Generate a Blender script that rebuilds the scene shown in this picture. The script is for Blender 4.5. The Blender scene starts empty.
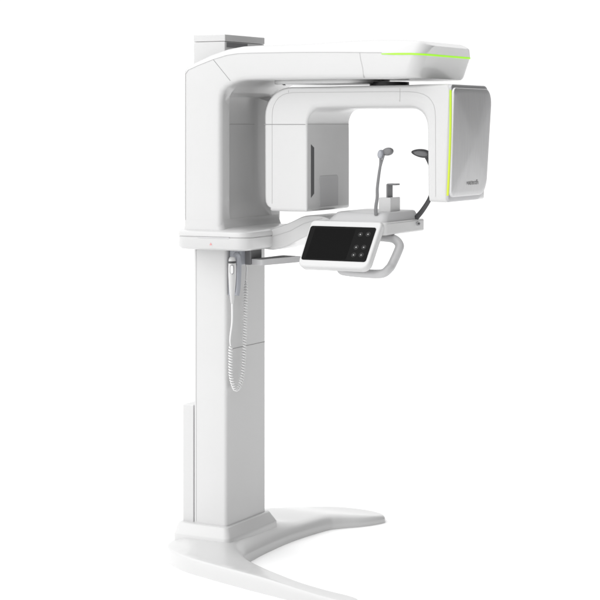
import bpy, bmesh, math, random
from mathutils import Vector, Matrix
from mathutils.geometry import delaunay_2d_cdt
random.seed(3)
S = bpy.context.scene
C = S.collection
PHI = math.radians(28.0)
EYE = 1.92

# ------------------------------------------------------------------ materials
def low_gloss(m, s):
    m.node_tree.nodes['Principled BSDF'].inputs['Specular IOR Level'].default_value = s
    return m

def plastic(name, col, rough=0.35, coat=0.0, speck=0.012, metallic=0.0):
    """moulded / painted surface: faint tonal drift and an orange-peel skin"""
    m = bpy.data.materials.new(name); m.use_nodes = True
    nt = m.node_tree; b = nt.nodes['Principled BSDF']
    tc = nt.nodes.new('ShaderNodeTexCoord')
    n1 = nt.nodes.new('ShaderNodeTexNoise'); n1.inputs['Scale'].default_value = 3.0; n1.inputs['Detail'].default_value = 4
    nt.links.new(tc.outputs['Object'], n1.inputs['Vector'])
    mx = nt.nodes.new('ShaderNodeMix'); mx.data_type = 'RGBA'
    mx.inputs[6].default_value = (*[max(0, c - speck) for c in col], 1)
    mx.inputs[7].default_value = (*[min(1, c + speck) for c in col], 1)
    nt.links.new(n1.outputs['Fac'], mx.inputs[0]); nt.links.new(mx.outputs[2], b.inputs['Base Color'])
    mr = nt.nodes.new('ShaderNodeMapRange')
    mr.inputs[3].default_value = rough - 0.04; mr.inputs[4].default_value = rough + 0.05
    nt.links.new(n1.outputs['Fac'], mr.inputs[0]); nt.links.new(mr.outputs[0], b.inputs['Roughness'])
    n2 = nt.nodes.new('ShaderNodeTexNoise'); n2.inputs['Scale'].default_value = 450.0; n2.inputs['Detail'].default_value = 2
    nt.links.new(tc.outputs['Object'], n2.inputs['Vector'])
    bp = nt.nodes.new('ShaderNodeBump'); bp.inputs['Strength'].default_value = 0.06; bp.inputs['Distance'].default_value = 0.001
    nt.links.new(n2.outputs['Fac'], bp.inputs['Height']); nt.links.new(bp.outputs['Normal'], b.inputs['Normal'])
    b.inputs['Metallic'].default_value = metallic
    b.inputs['Coat Weight'].default_value = coat; b.inputs['Coat Roughness'].default_value = 0.12
    return m

def brushed(name):
    m = bpy.data.materials.new(name); m.use_nodes = True
    nt = m.node_tree; b = nt.nodes['Principled BSDF']
    tc = nt.nodes.new('ShaderNodeTexCoord'); mp = nt.nodes.new('ShaderNodeMapping')
    mp.inputs['Scale'].default_value = (60, 130, 1.6)
    n = nt.nodes.new('ShaderNodeTexNoise'); n.inputs['Scale'].default_value = 3.0; n.inputs['Detail'].default_value = 5
    nt.links.new(tc.outputs['Object'], mp.inputs[0]); nt.links.new(mp.outputs[0], n.inputs['Vector'])
    cr = nt.nodes.new('ShaderNodeValToRGB')
    cr.color_ramp.elements[0].position = 0.3; cr.color_ramp.elements[0].color = (.53, .53, .535, 1)
    cr.color_ramp.elements[1].position = 0.7; cr.color_ramp.elements[1].color = (.60, .60, .605, 1)
    nt.links.new(n.outputs['Fac'], cr.inputs[0]); nt.links.new(cr.outputs[0], b.inputs['Base Color'])
    bp = nt.nodes.new('ShaderNodeBump'); bp.inputs['Strength'].default_value = 0.12; bp.inputs['Distance'].default_value = 0.001
    nt.links.new(n.outputs['Fac'], bp.inputs['Height']); nt.links.new(bp.outputs['Normal'], b.inputs['Normal'])
    b.inputs['Metallic'].default_value = 0.85; b.inputs['Roughness'].default_value = 0.42
    return m

def lit(name, a, b_, s):
    """translucent light guide of an LED strip, hue drifting along its height"""
    m = bpy.data.materials.new(name); m.use_nodes = True
    nt = m.node_tree; b = nt.nodes['Principled BSDF']
    tc = nt.nodes.new('ShaderNodeTexCoord'); sp = nt.nodes.new('ShaderNodeSeparateXYZ')
    nt.links.new(tc.outputs['Generated'], sp.inputs[0])
    mx = nt.nodes.new('ShaderNodeMix'); mx.data_type = 'RGBA'
    mx.inputs[6].default_value = (*a, 1); mx.inputs[7].default_value = (*b_, 1)
    nt.links.new(sp.outputs[2], mx.inputs[0])
    b.inputs['Base Color'].default_value = (*a, 1)
    nt.links.new(mx.outputs[2], b.inputs['Emission Color']); b.inputs['Emission Strength'].default_value = s
    b.inputs['Base Color'].default_value = (.16, .26, .02, 1)
    return m

WHITE = plastic('white_moulded_plastic', (.515, .515, .515), .30, .4)
PAINT = plastic('white_powder_coat', (.54, .54, .54), .42, .1)
BASEM = plastic('white_cast_base', (.515, .515, .515), .30, .4)
KEY = low_gloss(plastic('key_black', (.022, .022, .022), .4, 0, speck=.002), .1)
CHAR = plastic('charcoal_plastic', (.05, .05, .053), .45, speck=.006)
GREY = plastic('light_grey_plastic', (.45, .45, .455), .4, .1)
PLATE = plastic('grey_cover_plastic', (.385, .385, .39), .4, .1)
MIDG = plastic('mid_grey_plastic', (.155, .155, .16), .45)
BLUEG = plastic('blue_grey_plastic', (.30, .31, .34), .4, .1)
DARK = plastic('dark_grey_plastic', (.045, .045, .048), .4, speck=.004)
SEAM = plastic('shadow_gap', (.25, .25, .25), .7, speck=.005)
SEAML = plastic('fine_shadow_gap', (.40, .40, .40), .7, speck=.005)
BLACK = low_gloss(plastic('black_glass', (.009, .009, .009), .25, 0, speck=.002), .03)
SCREEN = low_gloss(plastic('black_display', (.005, .005, .005), .2, 0, speck=.001), .03)
ICON = plastic('icon_print', (.42, .42, .42), .5)
CORD = plastic('white_cord_rubber', (.66, .66, .66), .45)
RED = plastic('red_print', (.60, .27, .27), .5)
METAL = brushed('brushed_aluminium')
ALU = plastic('satin_aluminium', (.42, .42, .43), .35, metallic=.7)
LIME = lit('lime_light_strip', (.30, .80, .02), (.30, .80, .02), .9)
LIMEY = lit('yellow_lime_light_strip', (.62, .60, .02), (.44, .62, .02), .82)
INK = plastic('grey_print', (.24, .24, .24), .5, speck=.003)

# ------------------------------------------------------------------ helpers
def empty(name, loc=(0, 0, 0), rz=0.0):
    o = bpy.data.objects.new(name, None); C.objects.link(o)
    o.location = loc; o.rotation_euler = (0, 0, rz); o.empty_display_size = .2
    return o

def mesh(name, verts, faces, mat, parent, sharp=35, bevel=0, seg=3, label=None, limit=30):
    me = bpy.data.meshes.new(name)
    me.from_pydata([tuple(v) for v in verts], [], faces)
    bm = bmesh.new(); bm.from_mesh(me)
    bmesh.ops.recalc_face_normals(bm, faces=bm.faces)
    bm.to_mesh(me); bm.free()
    me.polygons.foreach_set('use_smooth', [True] * len(me.polygons))
    me.set_sharp_from_angle(angle=math.radians(sharp))
    o = bpy.data.objects.new(name, me); C.objects.link(o); o.parent = parent
    me.materials.append(mat)
    if bevel:
        md = o.modifiers.new('edge', 'BEVEL'); md.width = bevel; md.segments = seg
        md.limit_method = 'ANGLE'; md.angle_limit = math.radians(limit); md.harden_normals = True
    if label: o['label'] = label
    return o

def prism(poly, axis, a, b):
    """poly: list of 2D points; axis 'v' -> (u,z) swept along v, 'z' -> (u,v) swept up, 'u' -> (v,z)"""
    n = len(poly)
    def P(p, t):
        return {'v': (p[0], t, p[1]), 'z': (p[0], p[1], t), 'u': (t, p[0], p[1])}[axis]
    vs = [P(p, a) for p in poly] + [P(p, b) for p in poly]
    fs = [tuple(range(n)), tuple(range(2 * n - 1, n - 1, -1))]
    fs += [(i, (i + 1) % n, (i + 1) % n + n, i + n) for i in range(n)]
    return vs, fs

def rounded(poly, radii, k=6):
    out = []; n = len(poly)
    for i, p in enumerate(poly):
        r = radii[i] if isinstance(radii, (list, tuple)) else radii
        p = Vector(p); a = Vector(poly[i - 1]) - p; b = Vector(poly[(i + 1) % n]) - p
        if r <= 0: out.append(tuple(p)); continue
        ang = a.angle(b); d = min(r / math.tan(ang / 2), a.length * .49, b.length * .49)
        rr = d * math.tan(ang / 2)
        a.normalize(); b.normalize()
        c = p + (a + b).normalized() * (rr / math.sin(ang / 2))
        s = p + a * d - c; e = p + b * d - c
        tot = s.angle_signed(e)
        for j in range(k + 1):
            t = -tot * j / k
            q = Vector((s.x * math.cos(t) - s.y * math.sin(t), s.x * math.sin(t) + s.y * math.cos(t)))
            out.append(tuple(c + q))
    return out

def box(name, u0, u1, v0, v1, z0, z1, mat, parent, bevel=.004, seg=3, **k):
    vs, fs = prism([(u0, v0), (u1, v0), (u1, v1), (u0, v1)], 'z', z0, z1)
    return mesh(name, vs, fs, mat, parent, bevel=bevel, seg=seg, **k)

def loft(rings, closed=True, caps=True):
    n = len(rings[0]); vs = [p for r in rings for p in r]; fs = []
    for i in range(len(rings) - 1):
        for j in range(n if closed else n - 1):
            j2 = (j + 1) % n
            fs.append((i * n + j, i * n + j2, (i + 1) * n + j2, (i + 1) * n + j))
    if caps:
        fs.append(tuple(range(n))); fs.append(tuple(range(len(rings) * n - 1, (len(rings) - 1) * n - 1, -1)))
    return vs, fs

def spline(pts, n):
    """Catmull-Rom through 3D points -> n samples"""
    P = [Vector(p) for p in pts]; P = [P[0] * 2 - P[1]] + P + [P[-1] * 2 - P[-2]]
    out = []; m = len(P) - 3
    for i in range(n):
        t = i / (n - 1) * m; k = min(int(t), m - 1); t -= k
        a, b, c, d = P[k:k + 4]
        out.append(.5 * ((2 * b) + (c - a) * t + (2 * a - 5 * b + 4 * c - d) * t * t + (3 * b - a - 3 * c + d) * t ** 3))
    return out

def sweep(path, rad, k=14, up=Vector((0, 1, 0))):
    """path: Vectors; rad: function(t)->(ra, rb) or constant. returns verts, faces"""
    rings = []; n = len(path)
    for i, p in enumerate(path):
        t = (path[min(i + 1, n - 1)] - path[max(i - 1, 0)]).normalized()
        s = t.cross(up).normalized(); w = s.cross(t).normalized()
        r = rad(i / (n - 1)) if callable(rad) else (rad, rad)
        rings.append([p + s * math.cos(a) * r[0] + w * math.sin(a) * r[1] for a in [2 * math.pi * j / k for j in range(k)]])
    return loft(rings)

def join(*parts):
    V, F = [], []
    for vs, fs in parts:
        o = len(V); V += list(vs); F += [tuple(i + o for i in f) for f in fs]
    return V, F

def lettering(name, text, size, mat, parent, loc, rot, thick=.0004):
    c = bpy.data.curves.new(name, 'FONT'); c.body = text; c.size = size; c.extrude = thick; c.space_character = 1.12
    c.align_x = 'CENTER'; c.align_y = 'CENTER'
    t = bpy.data.objects.new(name + '_src', c); C.objects.link(t)
    bpy.context.view_layer.update()
    me = bpy.data.meshes.new_from_object(t)
    bpy.data.objects.remove(t); me.name = name
    me.materials.clear(); me.materials.append(mat)
    o = bpy.data.objects.new(name, me); C.objects.link(o); o.parent = parent
    o.location = loc; o.rotation_euler = rot
    return o

# ------------------------------------------------------------------ the setting: white studio floor
n = 96
fl = mesh('floor', [(30 * math.cos(2 * math.pi * i / n), 7 + 30 * math.sin(2 * math.pi * i / n), 0) for i in range(n)],
          [tuple(range(n))], plastic('white_studio_floor', (.93, .93, .93), .8, speck=.01), None)
fl['kind'] = 'structure'

# ------------------------------------------------------------------ the machine
R = empty('dental_x_ray_machine', (-.323, 7.9, 0), -PHI)
R['label'] = 'tall white panoramic dental x-ray machine with C-shaped rotating arm, black touch console and two-legged base'
R['category'] = 'x-ray machine'

# ---- base: crescent foot plate, two legs, height profile following the outline
def smooth(a, b, x):
    t = max(0, min(1, (x - a) / (b - a))); return t * t * (3 - 2 * t)
outer_near = [(-.305, .12), (-.285, -.01), (-.245, -.105), (-.165, -.18), (-.06, -.245), (.08, -.298), (.22, -.345), (.38, -.395), (.60, -.455), (.78, -.492)]
tip_near = [(.86, -.492), (.872, -.45)]
inner = [(.81, -.405), (.66, -.378), (.53, -.345), (.36, -.265), (.22, -.165), (.145, -.085), (.105, -.01), (.09, .10), (.08, .24), (.08, .48), (.115, .73), (.15, .80), (.22, .88)]
tip_far = [(.265, .955), (.283, 1.03)]
outer_far = [(.22, 1.10), (.09, 1.13), (-.05, 1.11), (-.16, 1.02), (-.24, .83), (-.29, .6), (-.31, .35)]
ctrl = outer_near + tip_near + inner + tip_far + outer_far
Rad = [.009] * len(outer_near) + [.010] * len(tip_near) + [.014] * 4 + [.02, .03, .04] + [.055] * 6 + [.03] * 2 + [.03] * len(outer_far)
m = len(ctrl); OUT = []
for i in range(m):
    a, b, c, d = [Vector((*ctrl[(i + k) % m], Rad[(i + k) % m])) for k in (-1, 0, 1, 2)]
    for j in range(8):
        t = j / 8
        OUT.append(.5 * ((2 * b) + (c - a) * t + (2 * a - 5 * b + 4 * c - d) * t * t + (3 * b - a - 3 * c + d) * t ** 3))
def inside(x, y, P):
    r = False
    for i in range(len(P)):
        a, b = P[i - 1], P[i]
        if (a.y > y) != (b.y > y) and x < (b.x - a.x) * (y - a.y) / (b.y - a.y) + a.x: r = not r
    return r
def Hb(u, v):  # dome up to the collar, thinner towards both tips
    d = math.hypot(max(-.24 - u, 0, u - .03), max(-.03 - v, 0, v - .39))
    if d < .22: e = min(math.hypot(u - q.x, v - q.y) for q in OUT)
    else: e = 0
    return .066 + .034 * (1 - smooth(-.03, .22, d)) * smooth(.0, .085, e) - .034 * smooth(.72, 1.10, v) - .022 * smooth(.35, .85, u)
prof = [(0, .0), (0, .30), (.03, .52), (.12, .72), (.30, .88), (.6, .975), (1.0, 1.0)]
N = len(OUT); rings = []
for f, hz in prof:
    ring = []
    for i, p in enumerate(OUT):
        t = (OUT[(i + 1) % N] - OUT[i - 1]); nrm = Vector((-t.y, t.x)).normalized()
        q = Vector((p.x, p.y)) + nrm * p.z * f
        ring.append((q.x, q.y, Hb(q.x, q.y) * hz))
    rings.append(ring)
if not inside(rings[-1][0][0], rings[-1][0][1], OUT): print('RING DIRECTION WRONG')
vs, fs = loft(rings, caps=False)
last = [Vector((x, y)) for x, y, z in rings[-1]]
L2 = [Vector((p.x, p.y, 0)) for p in last]
pts = list(last); g = .035
for ix in range(-12, 30):
    for iy in range(-18, 36):
        x, y = ix * g + (.5 * g if iy % 2 else 0), iy * g
        if inside(x, y, L2) and min((Vector((x, y)) - q).length for q in last) > .014: pts.append(Vector((x, y)))
cd = delaunay_2d_cdt(pts, [], [list(range(N))], 1, 1e-6)
off = len(vs); vs += [(p.x, p.y, Hb(p.x, p.y)) for p in cd[0]]
fs += [tuple(i + off for i in f) for f in cd[2]]
base = mesh('base', vs, fs, BASEM, R, sharp=80)
bm = bmesh.new(); bm.from_mesh(base.data); bmesh.ops.remove_doubles(bm, verts=bm.verts, dist=.0004)
bmesh.ops.recalc_face_normals(bm, faces=bm.faces); bm.to_mesh(base.data); bm.free()
# collar round the column foot
def rrect(u0, u1, v0, v1, r, z, k=6):
    return [(x, y, z) for x, y in rounded([(u0, v0), (u1, v0), (u1, v1), (u0, v1)], r, k)]
rg = [rrect(-.250, .038, -.052, .412, .03, .06), rrect(-.250, .038, -.052, .412, .03, .106), rrect(-.248, .035, -.048, .408, .03, .112),
      rrect(-.244, .014, -.024, .384, .022, .148), rrect(-.241, .010, -.020, .380, .02, .152), rrect(-.235, -.01, 0.0, .36, .012, .154)]
mesh('collar', *loft(rg), BASEM, base, sharp=40)
# ---- column
col = mesh('column', *prism(rounded([(-.166, 0), (0, 0), (0, .354), (-.166, .354)], [.006, .016, .012, .006], 6), 'z', .14, 1.46), PAINT, R, sharp=50)
mesh('joint_line', *prism([(-.03, .012), (.0006, .012), (.0006, .345), (-.03, .345)], 'z', .9265, .9292), SEAM, col)
mesh('joint_line', *prism([(-.1555, -.0008), (-.1535, -.0008), (-.1535, .02), (-.1555, .02)], 'z', .16, 1.40), SEAML, col)
rp = box('rear_plate', -.232, -.176, .012, .342, .12, .672, PAINT, R, bevel=.004)
box('spacer', -.178, -.160, .03, .32, .14, .655, DARK, rp, bevel=0)
cap = box('column_head', -.168, -.008, .0, .356, 2.05, 2.283, PAINT, R, bevel=.004)
box('top_plate', -.1688, -.0066, -.0006, .3575, 2.284, 2.314, PAINT, cap, bevel=.003)
box('vent', -.02, -.0068, .015, .20, 2.258, 2.280, MIDG, cap, bevel=0)

# ---- housing: carriage on the column bending into the overhead arm
st = [  # inner (u,z), outer (u,z), recess, top rise
    (.03, 1.45, -.150, 1.45, 0, .020), (.03, 1.50, -.150, 1.50, .004, .020), (.03, 1.53, -.150, 1.53, .018, .020), (.03, 1.57, -.150, 1.57, .036, .02),
    (.03, 1.61, -.150, 1.61, .046, .02), (.03, 1.66, -.150, 1.66, .050, .02), (.03, 1.75, -.150, 1.75, .052, .02), (.03, 1.86, -.150, 1.88, .052, .02),
    (.03, 2.00, -.150, 2.04, .052, .02), (.031, 2.022, -.150, 2.09, .050, .021), (.033, 2.040, -.149, 2.14, .012, .023), (.042, 2.06, -.135, 2.158, .0, .025),
    (.062, 2.079, -.085, 2.177, 0, .027), (.091, 2.093, -.009, 2.202, 0, .03), (.120, 2.103, .06, 2.219, 0, .032), (.15, 2.107, .115, 2.2255, 0, .034),
    (.20, 2.1085, .19, 2.2265, 0, .036), (.40, 2.1085, .40, 2.2255, 0, .04), (.60, 2.108, .60, 2.222, 0, .052), (.75, 2.107, .75, 2.218, 0, .058),
    (.84, 2.106, .86, 2.2145, 0, .056), (.895, 2.107, .93, 2.2135, 0, .052)]
VC, HW = .175, .275
def section(iu, iz, ou, oz, rec, rise, hw):
    I = Vector((iu, iz)); O = Vector((ou, oz)); T = (O - I).length; d = (O - I) / T
    # (inset from side, depth from the inner face)
    q = [(.16, rec), (.115, rec), (.098, rec * .96), (.088, rec * .8), (.080, rec * .2), (.074, 0), (.022, 0), (.013, .002), (.005, .007), (.001, .014), (0, .022), (0, .04),
         (0, T - .004), (.001, T), (.005, T + .003), (.075, T + rise * .78), (.10, T + rise * .93), (.13, T + rise), (.2, T + rise)]
    half = []; kk = (.28 + .72 * smooth(-.02, .25, ou)) * (1 - .6 * smooth(.80, .96, ou)); rise = rise + (.014 if ou < -.02 else .022 * (1 - smooth(.0, .3, ou)))
    for ins, dd in q:
        if dd > T + .0035: ins *= kk
        ins = min(ins, hw - .002)
        p = I + d * dd
        half.append((p.x, VC - (hw - ins), p.y))
    other = []
    for (ins, dd), (a, b, c) in zip(q, half):
        w = .055 * min(1, rec / .04) if .07 < ins < .17 and dd <= rec else 0      # the far flange is the wider one
        other.append((a, 2 * VC - b - w, c))
    return half + other[::-1]
rings = [section(*s, HW) for s in st]
# nose: plan corners rounded, bottom edge pulled back
r = .055
for a in (15, 30, 45, 58, 70, 80, 88):
    a = math.radians(a); du = r * math.sin(a); sh = r * (1 - math.cos(a))
    s = (.895 + du, 2.107 + .003 * math.sin(a), .93 + du, 2.2135 - .003 * math.sin(a), 0, .052 - .018 * math.sin(a))
    rings.append(section(*s, HW - sh))
# closing rings at the nose
def shrink(ring, k, du):
    cz = sum(p[2] for p in ring) / len(ring)
    return [(p[0] + du, VC + (p[1] - VC) * (1 - .012 * k), cz + (p[2] - cz) * (1 - .10 * k)) for p in ring]

housing = mesh('overhead_housing', *loft(rings), WHITE, R, sharp=48)
for f in housing.data.polygons:
    if len(f.vertices) > 8: f.use_smooth = False
# lime strip along the chamfer line (index 11 of the section) from u=.81 round the nose
def along(idx, out, dz):
    near, far = [], []
    for rgx in rings[-9:]:
        p = rgx[12]; near.append(Vector(p))
    return near
near = along(10, 0, 0)
p_start = Vector((.80, VC - HW, near[0].z + .001)); near = [p_start] + near
far = [Vector((p.x, 2 * VC - p.y, p.z)) for p in near][::-1]
path = near + far; vs = []; fs = []
for i, p in enumerate(path):
    t = (path[min(i + 1, len(path) - 1)] - path[max(i - 1, 0)]); nn = Vector((t.y, -t.x, 0)).normalized()
    if i == 0 or i == len(path) - 1: h = .0015
    else: h = .0038
    for o_, z_ in ((-.004, -h), (.0018, -h), (.0018, h), (-.004, h)):
        vs.append(p + nn * o_ + Vector((0, 0, z_ - .002)))
for i in range(len(path) - 1):
    for j in range(4):
        fs.append((i * 4 + j, i * 4 + (j + 1) % 4, i * 4 + 4 + (j + 1) % 4, i * 4 + 4 + j))
fs += [(0, 1, 2, 3), tuple(range(len(vs) - 1, len(vs) - 5, -1))]
mesh('light_strip', vs, fs, LIME, housing, label='thin lime green light strip round the arm tip')
def seam_line(pts, name, parent, v=VC - HW, w=.0012, mat=SEAM, dv=.0008, closed=False):
    """narrow joint along a (u,z) polyline on a side face"""
    vs, fs = [], []; n = len(pts)
    for i, p in enumerate(pts):
        a = Vector(pts[max(i - 1, 0)]); b = Vector(pts[min(i + 1, n - 1)]); t = (b - a).normalized(); q = Vector((-t.y, t.x)) * w
        for s, y in ((1, v - dv), (-1, v - dv), (-1, v + .004), (1, v + .004)):
            vs.append((p[0] + q.x * s, y, p[1] + q.y * s))
    for i in range(n - 1):
        for j in range(4): fs.append((i * 4 + j, i * 4 + (j + 1) % 4, i * 4 + 4 + (j + 1) % 4, i * 4 + 4 + j))
    fs += [(0, 1, 2, 3), tuple(range(len(vs) - 1, len(vs) - 5, -1))]
    return mesh(name, vs, fs, mat, parent)
seam_line([(-.007, 2.199), (.078, 2.107)], 'joint_line', housing, mat=SEAM, w=.001)
seam_line([(.70, 2.215), (.704, 2.19), (.714, 2.15), (.718, 2.112)], 'joint_line', housing, mat=SEAML, w=.0012)
seam_line([(-.149, 1.50), (-.149, 2.14), (-.135, 2.156), (-.085, 2.175), (-.009, 2.2), (.06, 2.217), (.115, 2.2235), (.19, 2.2245), (.4, 2.2235), (.6, 2.22), (.75, 2.216), (.80, 2.215)],
          'joint_line', housing, mat=SEAML, w=.0011)
box('recess_joint', -.028, -.0205, .0, .34, 1.917, 1.920, SEAML, housing, bevel=0)
# underside plate and rotation hub below the arm
up = mesh('underside_plate', *prism(rounded([(.20, .0), (.66, .0), (.66, .36), (.20, .36)], .1), 'z', 2.092, 2.112), WHITE, R, bevel=.008, seg=4)
for (x, y) in ((.235, .10), (.27, .03)):
    mesh('screw', *prism([(x + .006 * math.cos(a * math.pi / 5), y + .006 * math.sin(a * math.pi / 5)) for a in range(10)], 'z', 2.0895, 2.093), DARK, up)
hub = mesh('rotation_hub', *prism([(.70 + .085 * math.cos(a * math.pi / 32), .19 + .085 * math.sin(a * math.pi / 32)) for a in range(64)], 'z', 2.07, 2.10), DARK, R)

# ---- rotating C-arm
v0, v1 = 0.0, .408
cst = []   # inner (u,z), outer (u,z), inner edge radius
cst += [(.400, 1.557, .216, 1.557, .007), (.400, 1.560, .207, 1.561, .007), (.400, 1.567, .198, 1.569, .007), (.400, 1.58, .192, 1.582, .007), (.400, 1.60, .19, 1.60, .007), (.400, 1.80, .189, 1.80, .007), (.400, 1.90, .189, 1.90, .008)]
for k in range(11):
    t = math.radians(9 * k); c_, s_ = math.cos(t), math.sin(t)
    cst.append((.462 - .062 * c_, 1.921 + .064 * s_, .319 - .13 * c_, 1.955 + .124 * s_, .010 + .022 * smooth(2, 10, k)))
cst += [(.55, 1.985, .50, 2.080, .034), (.70, 1.985, .70, 2.082, .036), (.84, 1.985, .88, 2.083, .036)]
oc = [(.93, 2.084), (.965, 2.0845), (1.0, 2.085), (1.025, 2.085), (1.043, 2.085), (1.054, 2.083), (1.061, 2.077), (1.065, 2.068), (1.066, 2.05), (1.065, 2.02), (1.064, 1.98)]
for k in range(11):
    t = math.radians(9 * k)
    cst.append((.875 + .088 * math.sin(t), 1.897 + .088 * math.cos(t), oc[k][0], oc[k][1], .036 - .027 * smooth(2, 10, k)))
cst += [(.964, 1.85, 1.061, 1.90, .008), (.965, 1.72, 1.056, 1.72, .008), (.966, 1.625, 1.053, 1.625, .008), (.969, 1.612, 1.052, 1.610, .008)]
vm, vh = (v0 + v1) / 2, (v1 - v0) / 2
def csec(iu, iz, ou, oz, ra, cut=0.0):
    I = Vector((iu, iz)); O = Vector((ou, oz)); T = (O - I).length; d = (O - I) / T; rb = .014
    q = [(ra + .03, 0), (ra + .008, 0)]
    q += [(ra - ra * math.sin(t), ra * 1.15 * (1 - math.cos(t))) for t in [math.radians(x) for x in (0, 15, 30, 45, 60, 75, 90)]]
    q += [(0, ra * 1.15 + .006), (0, T - rb - .005)]
    q += [(rb * (1 - math.cos(t)), T - rb + rb * math.sin(t)) for t in [math.radians(x) for x in (0, 18, 36, 54, 72, 90)]]
    q += [(rb + .006, T), (rb + .03, T)]
    h = []
    for ins, dd in q:
        dd = min(max(dd, cut), T - cut); p = I + d * dd
        h.append((p.x, vm - (vh - max(ins, cut)), p.y))
    return h + [(x, 2 * vm - y, z) for x, y, z in h][::-1]
def endcap(st0, rr):
    out = []
    for t in (90, 75, 60, 45, 30, 15):
        t = math.radians(t); dz = -rr * math.sin(t) ; cut = rr * (1 - math.cos(t))
        out.append([(x, y, z + dz) for x, y, z in csec(*st0, cut)])
    return out
rgs = endcap(cst[0], .014) + [csec(*c) for c in cst] + endcap(cst[-1], .014)[::-1]
carm = mesh('rotating_arm', *loft(rgs), WHITE, R, sharp=60)
for f in carm.data.polygons:
    if len(f.vertices) > 8: f.use_smooth = False
# joint across the sensor head and along the arm
seam_line([(.1905, 1.918), (.392, 1.918)], 'joint_line', carm, v=v0, mat=SEAM, w=.0016)
box('joint_line', .39, .4008, .006, .40, 1.9165, 1.9195, SEAML, carm, bevel=0)
seam_line([(.229, 1.575), (.229, 1.955), (.231, 1.98), (.237, 2.0), (.248, 2.019), (.262, 2.034), (.28, 2.045), (.30, 2.051), (.33, 2.055), (.80, 2.055), (.88, 2.054), (.915, 2.051), (.945, 2.043), (.967, 2.031), (.982, 2.015), (.992, 1.997), (.997, 1.975), (.999, 1.95), (1.0, 1.62)],
          'joint_line', carm, v=v0, mat=SEAML, w=.0009)
seam_line([(.836, 2.014), (.838, 2.03), (.838, 2.068)], 'joint_line', carm, v=v0, mat=SEAML, w=.0009)
seam_line([(.31, 2.055), (.31, 2.065)], 'joint_line', carm, v=v0, mat=SEAML, w=.0009)
# sensor head: inner face details
vs, fs = prism([(.036, 1.603), (.036, 1.832), (.064, 1.818), (.064, 1.620)], 'u', .395, .4012)
mesh('sensor_slot', vs, fs, DARK, carm, label='dark vertical slot in the inner face')
vs, fs = prism(rounded([(.115, 1.560), (.292, 1.560), (.292, 1.695), (.115, 1.695)], [.004, .004, .014, .014]), 'u', .395, .4030)
mesh('sensor_cover', vs, fs, PLATE, carm, bevel=.0015)
# tube head: frame, brushed cover bulging outwards, lime strip
def plate(u, du, a0, a1, b0, b1, rr, bulge, kz=22, taper=0):
    """rounded rectangle in (v,z) with convex outer face"""
    out = rounded([(a0, b0), (a1 - taper, b0), (a1, b1), (a0, b1)], rr, 8)
    cv, cz = (a0 + a1) / 2, (b0 + b1) / 2
    def bl(v, z): return bulge * (1 - ((v - cv) / (a1 - a0) * 2) ** 2 * .6) * (1 - ((z - cz) / (b1 - b0) * 2) ** 2 * .6) - bulge * .16 + (z - 1.60) * .03
    R_ = [[(u, v, z) for v, z in out], [(u + du * .75 + bl(v, z), v, z) for v, z in out]]
    for s, q in ((.992, .93), (.975, 1.0), (.9, 1), (.8, 1), (.65, 1), (.5, 1), (.35, 1), (.2, 1), (.08, 1)):
        ring = []
        for v, z in out:
            vv, zz = cv + (v - cv) * s, cz + (z - cz) * s
            ring.append((u + du * q + bl(vv, zz), vv, zz))
        R_.append(ring)
    return loft(R_)
mesh('tube_head_frame', *plate(1.040, .017, .003, .414, 1.598, 2.084, [.014, .07, .05, .016], .004, taper=.035), ALU, carm, sharp=50)
cover = mesh('tube_head_cover', *plate(1.051, .016, .0055, .418, 1.618, 2.070, [.022, .07, .06, .022], .018, taper=.045), METAL, carm, sharp=50, label='brushed metal end cover of the tube head')
lt = lettering('lettering', 'vatech', .030, INK, cover, (1.0792, .212, 1.674), (math.radians(90), 0, math.radians(90)), .0006)
lt.scale = (1.36, 1, 1)
vs, fs = [], []
for k in range(13):
    z = 1.625 + .435 * k / 12; du = (z - 1.60) * .03 + .004 * math.sin(math.pi * k / 12)
    for pu, pv in ((1.0484, -.0009), (1.0546, -.0009), (1.0566, .0022), (1.0484, .0022)): vs.append((pu + du, pv, z))
for k in range(12):
    for j in range(4): fs.append((k * 4 + j, k * 4 + (j + 1) % 4, k * 4 + 4 + (j + 1) % 4, k * 4 + 4 + j))
fs += [(0, 1, 2, 3), (51, 50, 49, 48)]
mesh('light_strip', vs, fs, LIMEY, carm, label='yellow green vertical light strip beside the metal cover')

# ---- lower bracket under the carriage
pl = [(-.19, -.12), (.170, -.12), (.170, .47), (-.19, .47)]
def shelf_ring(z, ins, r):
    return [(x, y, z) for x, y in rounded([(-.198 + ins, -.12 + ins), (.172 - ins, -.12 + ins), (.172 - ins, .47 - ins), (-.198 + ins, .47 - ins)], r, 8)]
rg = [shelf_ring(1.372, .03, .03), shelf_ring(1.374, .014, .045), shelf_ring(1.380, .004, .055), shelf_ring(1.390, 0, .058), shelf_ring(1.4275, 0, .058),
      shelf_ring(1.4285, .004, .054), shelf_ring(1.4315, .004, .054), shelf_ring(1.4325, 0, .058), shelf_ring(1.445, 0, .058), shelf_ring(1.452, .003, .055), shelf_ring(1.457, .010, .05),
      shelf_ring(1.464, .05, .03), shelf_ring(1.467, .10, .02)]
shelf = mesh('lower_bracket', *loft(rg), WHITE, R, sharp=30)
# thumb notch in the joint and the small red mark
box('finger_notch', -.075, .085, -.121, -.10, 1.4225, 1.4315, GREY, shelf, bevel=.003)
tri = [(-.0185, 0.001), (-.0055, 0.001), (-.012, .012)]
mesh('warning_mark', *prism([(.004 + x, 1.394 + y) for x, y in tri], 'v', -.1212, -.11), RED, shelf, label='small red triangle mark')
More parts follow.
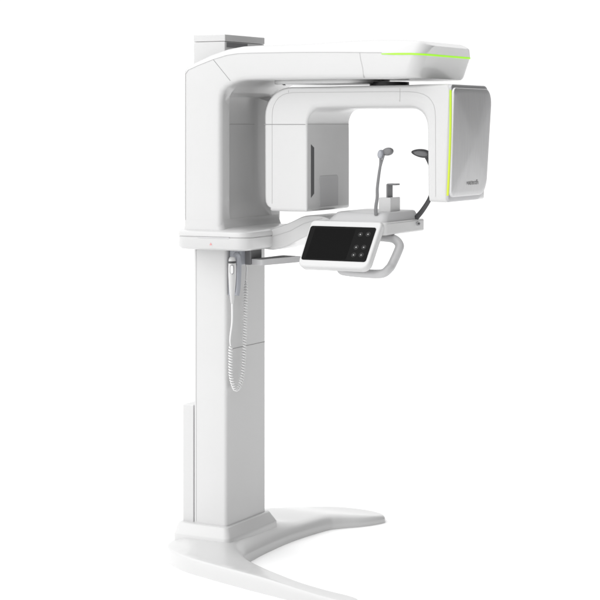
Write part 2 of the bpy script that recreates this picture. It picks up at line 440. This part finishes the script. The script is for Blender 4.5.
# flared foot of the carriage standing on it
rg = []
for k in range(7):
    t = k / 6; e = .009 * (1 - t) ** 2.2
    rg.append([(x, y, 1.455 + .05 * t) for x, y in rounded([(-.165 - e * .4, -.1 - e * .3), (.031 + e * 1.6, -.1 - e * .3), (.031 + e * 1.6, .45), (-.165 - e * .4, .45)], .03, 6)])
mesh('carriage_foot', *loft(rg), WHITE, housing, sharp=50)

# ---- support arm rising from the bracket to the console
lo = spline([(.172, 0, 1.366), (.24, 0, 1.385), (.31, 0, 1.417), (.38, 0, 1.447), (.455, 0, 1.461), (.478, 0, 1.463)], 24)
hi = spline([(.478, 0, 1.500), (.455, 0, 1.509), (.40, 0, 1.523), (.33, 0, 1.519), (.26, 0, 1.490), (.172, 0, 1.4585)], 24)
ap = [(.10, 1.372)] + [(p.x, p.z) for p in lo] + [(p.x, p.z) for p in hi] + [(.10, 1.4585)]
arm = mesh('support_arm', *prism(ap, 'v', .106, .33), WHITE, R, sharp=50, bevel=.006, seg=4, limit=60)
arm.modifiers['edge'].use_clamp_overlap = False
seam_line([(.175, 1.426), (.26, 1.452), (.33, 1.487), (.42, 1.512)], 'joint_line', arm, v=.106, mat=SEAML, w=.001)

# ---- console: body, tilted panel with display and keys
body = mesh('console_body', *prism(rounded([(.44, .0), (.772, .0), (.772, .415), (.44, .415)], [.02, .02, .03, .03]), 'z', 1.452, 1.506), WHITE, R, bevel=.008, seg=4)
mesh('release_knob', *sweep([Vector((.768, .325, 1.487)), Vector((.7775, .325, 1.487))], (lambda t: (.017, .009)), 24, up=Vector((0, 0, 1))), ALU, body)
mesh('knob_centre', *sweep([Vector((.770, .325, 1.487)), Vector((.779, .325, 1.487))], (lambda t: (.010, .0045)), 20, up=Vector((0, 0, 1))), DARK, body)
# panel frame: local plane spanned by u and a slanted direction
PO = Vector((.600, -.010, 1.508)); dn = Vector((-.020, -.108, -.190)).normalized(); nr = dn.cross(Vector((1, 0, 0))).normalized(); nr = nr if nr.y < 0 else -nr
AX = Vector((1, 0, 0))
def PP(a, b, c): return PO + AX * a + dn * b + nr * c
def slab(poly, c0, c1, ins=0):
    n = len(poly); vs = [PP(x, y, c0) for x, y in poly] + [PP(x, y, c1) for x, y in poly]
    fs = [tuple(range(n)), tuple(range(2 * n - 1, n - 1, -1))] + [(i, (i + 1) % n, (i + 1) % n + n, i + n) for i in range(n)]
    return vs, fs
panel = mesh('console_panel', *slab(rounded([(-.174, -.004), (.165, -.004), (.166, .220), (-.166, .220)], [.02, .02, .034, .034], 8), -.034, .004), WHITE, body, bevel=.010, seg=5)
bez = mesh('display_glass', *slab(rounded([(-.163, .028), (.146, .028), (.147, .188), (-.156, .188)], .010, 6), .002, .0058), BLACK, body, label='black glass control panel')
mesh('screen', *slab(rounded([(-.138, .038), (.052, .038), (.052, .180), (-.136, .180)], .003, 3), .005, .0064), SCREEN, body)
for bx, by in ((.083, .062), (.118, .060), (.083, .122), (.118, .121), (.083, .158), (.118, .157)):
    ring = [(bx + .0115 * math.cos(a * math.pi / 10), by + .0115 * math.sin(a * math.pi / 10)) for a in range(20)]
    k_ = mesh('button', *slab(ring, .005, .0070), KEY, body, bevel=.001)
    mesh('button', *slab([(bx - .0032, by + .0028), (bx + .0032, by + .0028), (bx, by - .003)], .0066, .0076), ICON, body).name = 'button_icon'
# underside bulge joining panel and body
mesh('console_underside', *join(prism([(-.005, 1.50), (-.11, 1.312), (-.085, 1.312), (.10, 1.455), (.14, 1.50)], 'u', .47, .72)), WHITE, body, bevel=.01, seg=4)
# ---- grab handle
hp = [(.66, .10, 1.440), (.72, .10, 1.438), (.765, .10, 1.432), (.790, .095, 1.412), (.795, .08, 1.39), (.785, .035, 1.33), (.780, .012, 1.312), (.768, -.005, 1.297), (.745, -.014, 1.292), (.70, -.020, 1.292), (.62, -.022, 1.295), (.575, -.018, 1.302), (.565, .0, 1.33)]
mesh('grab_handle', *sweep(spline(hp, 70), lambda t: (.0185, .021), 18), GREY, R, sharp=60)

# ---- chin platform, chin rest, bite block, temple supports
def prr(z, i, r=.03):
    return [(x, y, z) for x, y in rounded([(.474 + i, .03 + i), (.758 - i * .3, .03 + i), (.758 - i * .3, .40 - i), (.474 + i, .40 - i)], r, 6)]
pad = mesh('chin_platform', *loft([prr(1.50, 0), prr(1.508, .002), prr(1.535, .024), prr(1.542, .03), prr(1.545, .04)]), GREY, R, sharp=40)
chin = box('chin_rest', .668, .724, .15, .25, 1.54, 1.605, WHITE, R, bevel=.004)
box('bite_block', .692, .700, .175, .225, 1.60, 1.662, MIDG, chin, bevel=.002)
box('bite_tab', .694, .735, .178, .222, 1.657, 1.664, MIDG, chin, bevel=.002)
def temple(pts, wid, cm, fork=None):
    path = spline(pts, 40)
    parts = [sweep(path, lambda t: (wid[0] + (wid[1] - wid[0]) * t, .004), 12)]
    if fork: parts.append(sweep(spline(fork, 14), lambda t: (.0035, .003), 10))
    return mesh('temple_support', *join(*parts), cm, R, sharp=60)
def pad_mesh(name, c, nrm, rad, tilt, lob, th, mat, parent, k=1.0):
    c = Vector(c); nn = Vector(nrm).normalized(); a = nn.cross(Vector((0, 0, 1))).normalized(); b = a.cross(nn)
    if a.x < 0: a = -a
    if b.z < 0: b = -b
    ct, st_ = math.cos(tilt), math.sin(tilt); rg = []
    for s_, o in ((.70, -1), (.93, -.8), (1, -.3), (1, .3), (.94, .75), (.75, 1), (.4, 1.15)):
        ring = []
        for j in range(32):
            x = 2 * math.pi * j / 32; px = math.cos(x) * rad[0] * s_; py = math.sin(x) * rad[1] * s_ * (1 + lob * math.cos(x))
            ring.append(c + nn * o * th + (a * (px * ct - py * st_) + b * (px * st_ + py * ct)) * k)
        rg.append(ring)
    return mesh(name, *loft(rg), mat, parent, sharp=60)
t1 = temple([(.703, .05, 1.535), (.703, .05, 1.57), (.710, .048, 1.61), (.712, .045, 1.65), (.720, .045, 1.71), (.726, .046, 1.75), (.724, .05, 1.785)], (.0085, .0055), MIDG,
            [(.726, .046, 1.735), (.732, .046, 1.755), (.742, .050, 1.79)])
pad_mesh('temple_pad', (.752, .062, 1.803), (-.15, -1, .05), (.026, .0165), .22, .10, .012, MIDG, t1)
pad_mesh('pad_hub', (.726, .054, 1.792), (-.2, -1, .05), (.0125, .019), -.1, 0, .014, BLUEG, t1)
t2 = temple([(.752, .335, 1.500), (.762, .335, 1.512), (.792, .338, 1.548), (.822, .345, 1.60), (.834, .35, 1.66), (.828, .35, 1.72), (.812, .342, 1.765), (.80, .335, 1.785)], (.0125, .007), CHAR)
p2 = pad_mesh('temple_pad', (.786, .330, 1.793), (.1, -1, .05), (.044, .0185), -.12, .22, .012, CHAR, t2)
pad_mesh('cushion', (.790, .318, 1.792), (.1, -1, .05), (.032, .0115), -.12, .15, .006, MIDG, p2)

# ---- accessory tray and switch holder below the bracket
tp = [(.158, .035), (.215, .31), (.10, .335), (.09, .06)]
ti = [(.143, .055), (.194, .29), (.115, .31), (.105, .075)]
n4 = 4; o_ = rounded(tp, .012, 5); i_ = rounded(ti, .010, 5)
zt, zb = 1.327, 1.302
rg = [[(x, y, zb) for x, y in o_], [(x, y, zt) for x, y in o_], [(x, y, zt) for x, y in i_], [(x, y, zb + .006) for x, y in i_]]
tray = mesh('accessory_tray', *loft(rg), GREY, R, sharp=30)
box('tray_bracket', -.002, .09, .06, .16, 1.30, 1.375, MIDG, tray, bevel=.006)
hold = mesh('switch_holder', *prism(rounded([(.0, .02), (.06, .02), (.06, .135), (.0, .135)], .01), 'z', 1.300, 1.374), BLUEG, R, bevel=.004)
hk = spline([(.055, -.034, 1.330), (.055, -.026, 1.346), (.055, -.008, 1.352), (.055, .012, 1.343), (.055, .018, 1.315), (.052, .020, 1.26), (.048, .020, 1.20), (.044, .016, 1.168)], 40)
mesh('hook', *sweep(hk, lambda t: (.010, .005 + .006 * min(1, t * 1.5)), 12, up=Vector((1, 0, 0))), BLUEG, hold, sharp=60)
box('hook_web', .004, .036, .006, .040, 1.165, 1.33, BLUEG, hold, bevel=.006)

# ------------------------------------------------------------------ hand switch on its coiled cord: a thing of its own
hu, hv = .056, -.046
wo = Matrix.Rotation(-PHI, 3, 'Z')
HS = empty('exposure_switch', Vector((-.323, 7.9, 0)) + wo @ Vector((hu, hv, .74)), -PHI)
HS['label'] = 'slim white hand switch hooked under the bracket, its coiled white cord looping down the column'
HS['category'] = 'hand switch'
def L(p): return Vector(p) - Vector((hu, hv, .74))
hs = [(1.343, .006), (1.340, .014), (1.333, .018), (1.324, .020), (1.315, .0205), (1.29, .0215), (1.26, .021), (1.23, .019), (1.20, .016), (1.175, .013), (1.155, .0105), (1.142, .0085), (1.138, .0065)]
rg = [[L((hu + r_ * .75 * math.cos(a), hv + r_ * math.sin(a), z)) for a in [2 * math.pi * j / 24 for j in range(24)]] for z, r_ in hs]
body2 = mesh('handset', *loft(rg), WHITE, HS, sharp=60)
band = [[L((hu + r_ * .75 * math.cos(a), hv + r_ * math.sin(a), z)) for a in [2 * math.pi * j / 24 for j in range(24)]] for z, r_ in ((1.3235, .0195), (1.3235, .0212), (1.3145, .0215), (1.3145, .0195))]
mesh('trigger_band', *loft(band), DARK, body2, sharp=60)
# oval button facing the operator
nf = Vector((.45, -.9, 0)).normalized(); sd = nf.cross(Vector((0, 0, 1)))
def pill(w, h, o1, z, mat, nm):
    pts = []
    for j in range(28):
        a = 2 * math.pi * j / 28; x = math.copysign(abs(math.cos(a)) ** .6, math.cos(a)) * w; y = math.copysign(abs(math.sin(a)) ** .6, math.sin(a)) * h; pts.append((x, y))
    c = L((hu, hv, z)) 
    rg = [[c + nf * o + sd * x * s + Vector((0, 0, y * s)) for x, y in pts] for o, s in ((.010, 1), (o1, 1), (o1 + .001, .85))]
    return mesh(nm, *loft(rg), mat, body2)
pill(.0085, .021, .0195, 1.288, MIDG, 'button_rim')
pill(.0065, .018, .0205, 1.288, CORD, 'button')
# straight lead, coil, straight lead
lead = spline([L((hu, hv, 1.142)), L((hu - .004, hv + .006, 1.06)), L((.034, -.026, .985)), L((.032, -.020, .95))], 24)
coil = spline([L((.032, -.020, .955)), L((.034, -.022, .90)), L((.034, -.020, .83)), L((.036, -.007, .785)), L((.036, .020, .755)), L((.036, .055, .768)), L((.034, .085, .83)),
               L((.032, .103, .95)), L((.032, .112, 1.09)), L((.032, .118, 1.235))], 1200)
acc = [0]
for i in range(1, 1200): acc.append(acc[-1] + (coil[i] - coil[i - 1]).length)
tl = spline([coil[-1], L((.032, .122, 1.26)), L((.034, .120, 1.29)), L((.04, .09, 1.335))], 14)
turns = 60; hx = []
for i, p in enumerate(coil):
    t = (coil[min(i + 1, 1199)] - coil[max(i - 1, 0)]).normalized(); s = t.cross(Vector((1, 0, 0))).normalized(); w = s.cross(t)
    a = 2 * math.pi * turns * acc[i] / acc[-1]; rr = .0070 * min(1, i / 40, (1199 - i) / 40) 
    hx.append(p + s * math.cos(a) * rr + w * math.sin(a) * rr)
mesh('cord', *join(sweep(lead, lambda t: (.0048 - .0018 * t,) * 2, 10, up=Vector((1, 0, 0))), sweep(hx, .0032, 6, up=Vector((1, .01, 0))), sweep(tl, .0038, 8, up=Vector((1, 0, 0)))), CORD, HS, sharp=80)

# ------------------------------------------------------------------ studio light: a soft white surround that falls off on the patient side
W = bpy.data.worlds.new('World'); S.world = W; W.use_nodes = True
nt = W.node_tree; bg = nt.nodes['Background']
tc = nt.nodes.new('ShaderNodeTexCoord')
def dot(vec):
    d = nt.nodes.new('ShaderNodeVectorMath'); d.operation = 'DOT_PRODUCT'; d.inputs[1].default_value = vec
    nt.links.new(tc.outputs['Generated'], d.inputs[0]); return d.outputs['Value']
def ramp(sock, a, b, c, d):
    m = nt.nodes.new('ShaderNodeMapRange'); m.interpolation_type = 'SMOOTHSTEP'
    for k, x in zip((1, 2, 3, 4), (a, b, c, d)): m.inputs[k].default_value = x
    nt.links.new(sock, m.inputs[0]); return m.outputs[0]
def add(a, b, op='ADD'):
    m = nt.nodes.new('ShaderNodeMath'); m.operation = op
    for k, x in enumerate((a, b)):
        if isinstance(x, (int, float)): m.inputs[k].default_value = x
        else: nt.links.new(x, m.inputs[k])
    return m.outputs[0]
Fd = (math.cos(PHI), -math.sin(PHI), 0)
WBASE, WDARK, WLEFT, WTOP = 1.10, -1.05, .90, .98
tot = add(add(ramp(dot(Fd), -.17, .50, 0, WDARK), WBASE), add(ramp(dot((-math.sin(PHI), -math.cos(PHI), .15)), 0, .9, 0, WLEFT), ramp(dot((-.2, 0, 1)), .3, 1, 0, WTOP)))
tot = add(tot, .03, 'MAXIMUM')
nt.links.new(tot, bg.inputs['Strength']); bg.inputs['Color'].default_value = (1, 1, 1, 1)

def softbox(name, loc, target, w, h, power):
    l = bpy.data.lights.new(name, 'AREA'); l.shape = 'RECTANGLE'; l.size = w; l.size_y = h; l.energy = power
    o = bpy.data.objects.new(name, l); C.objects.link(o); o.location = loc
    o.rotation_euler = (Vector(target) - Vector(loc)).to_track_quat('-Z', 'Y').to_euler()
softbox('softbox', (-3.2, 2.2, 3.6), (-.1, 7.9, 1.3), 1.6, 2.4, 12)

# ------------------------------------------------------------------ camera
cam = bpy.data.cameras.new('camera'); co = bpy.data.objects.new('camera', cam); C.objects.link(co)
co.location = (0, 0, EYE); co.rotation_euler = (math.radians(90), 0, 0)
cam.sensor_width = 36; cam.lens = 108; cam.shift_y = -(300 - 124) / 600.0; cam.clip_end = 200; cam.clip_start = .1
S.camera = co
S.render.resolution_x = S.render.resolution_y = 1024
S.view_settings.view_transform = 'Standard'; S.view_settings.look = 'None'
S.view_settings.exposure = 0; S.view_settings.gamma = 1
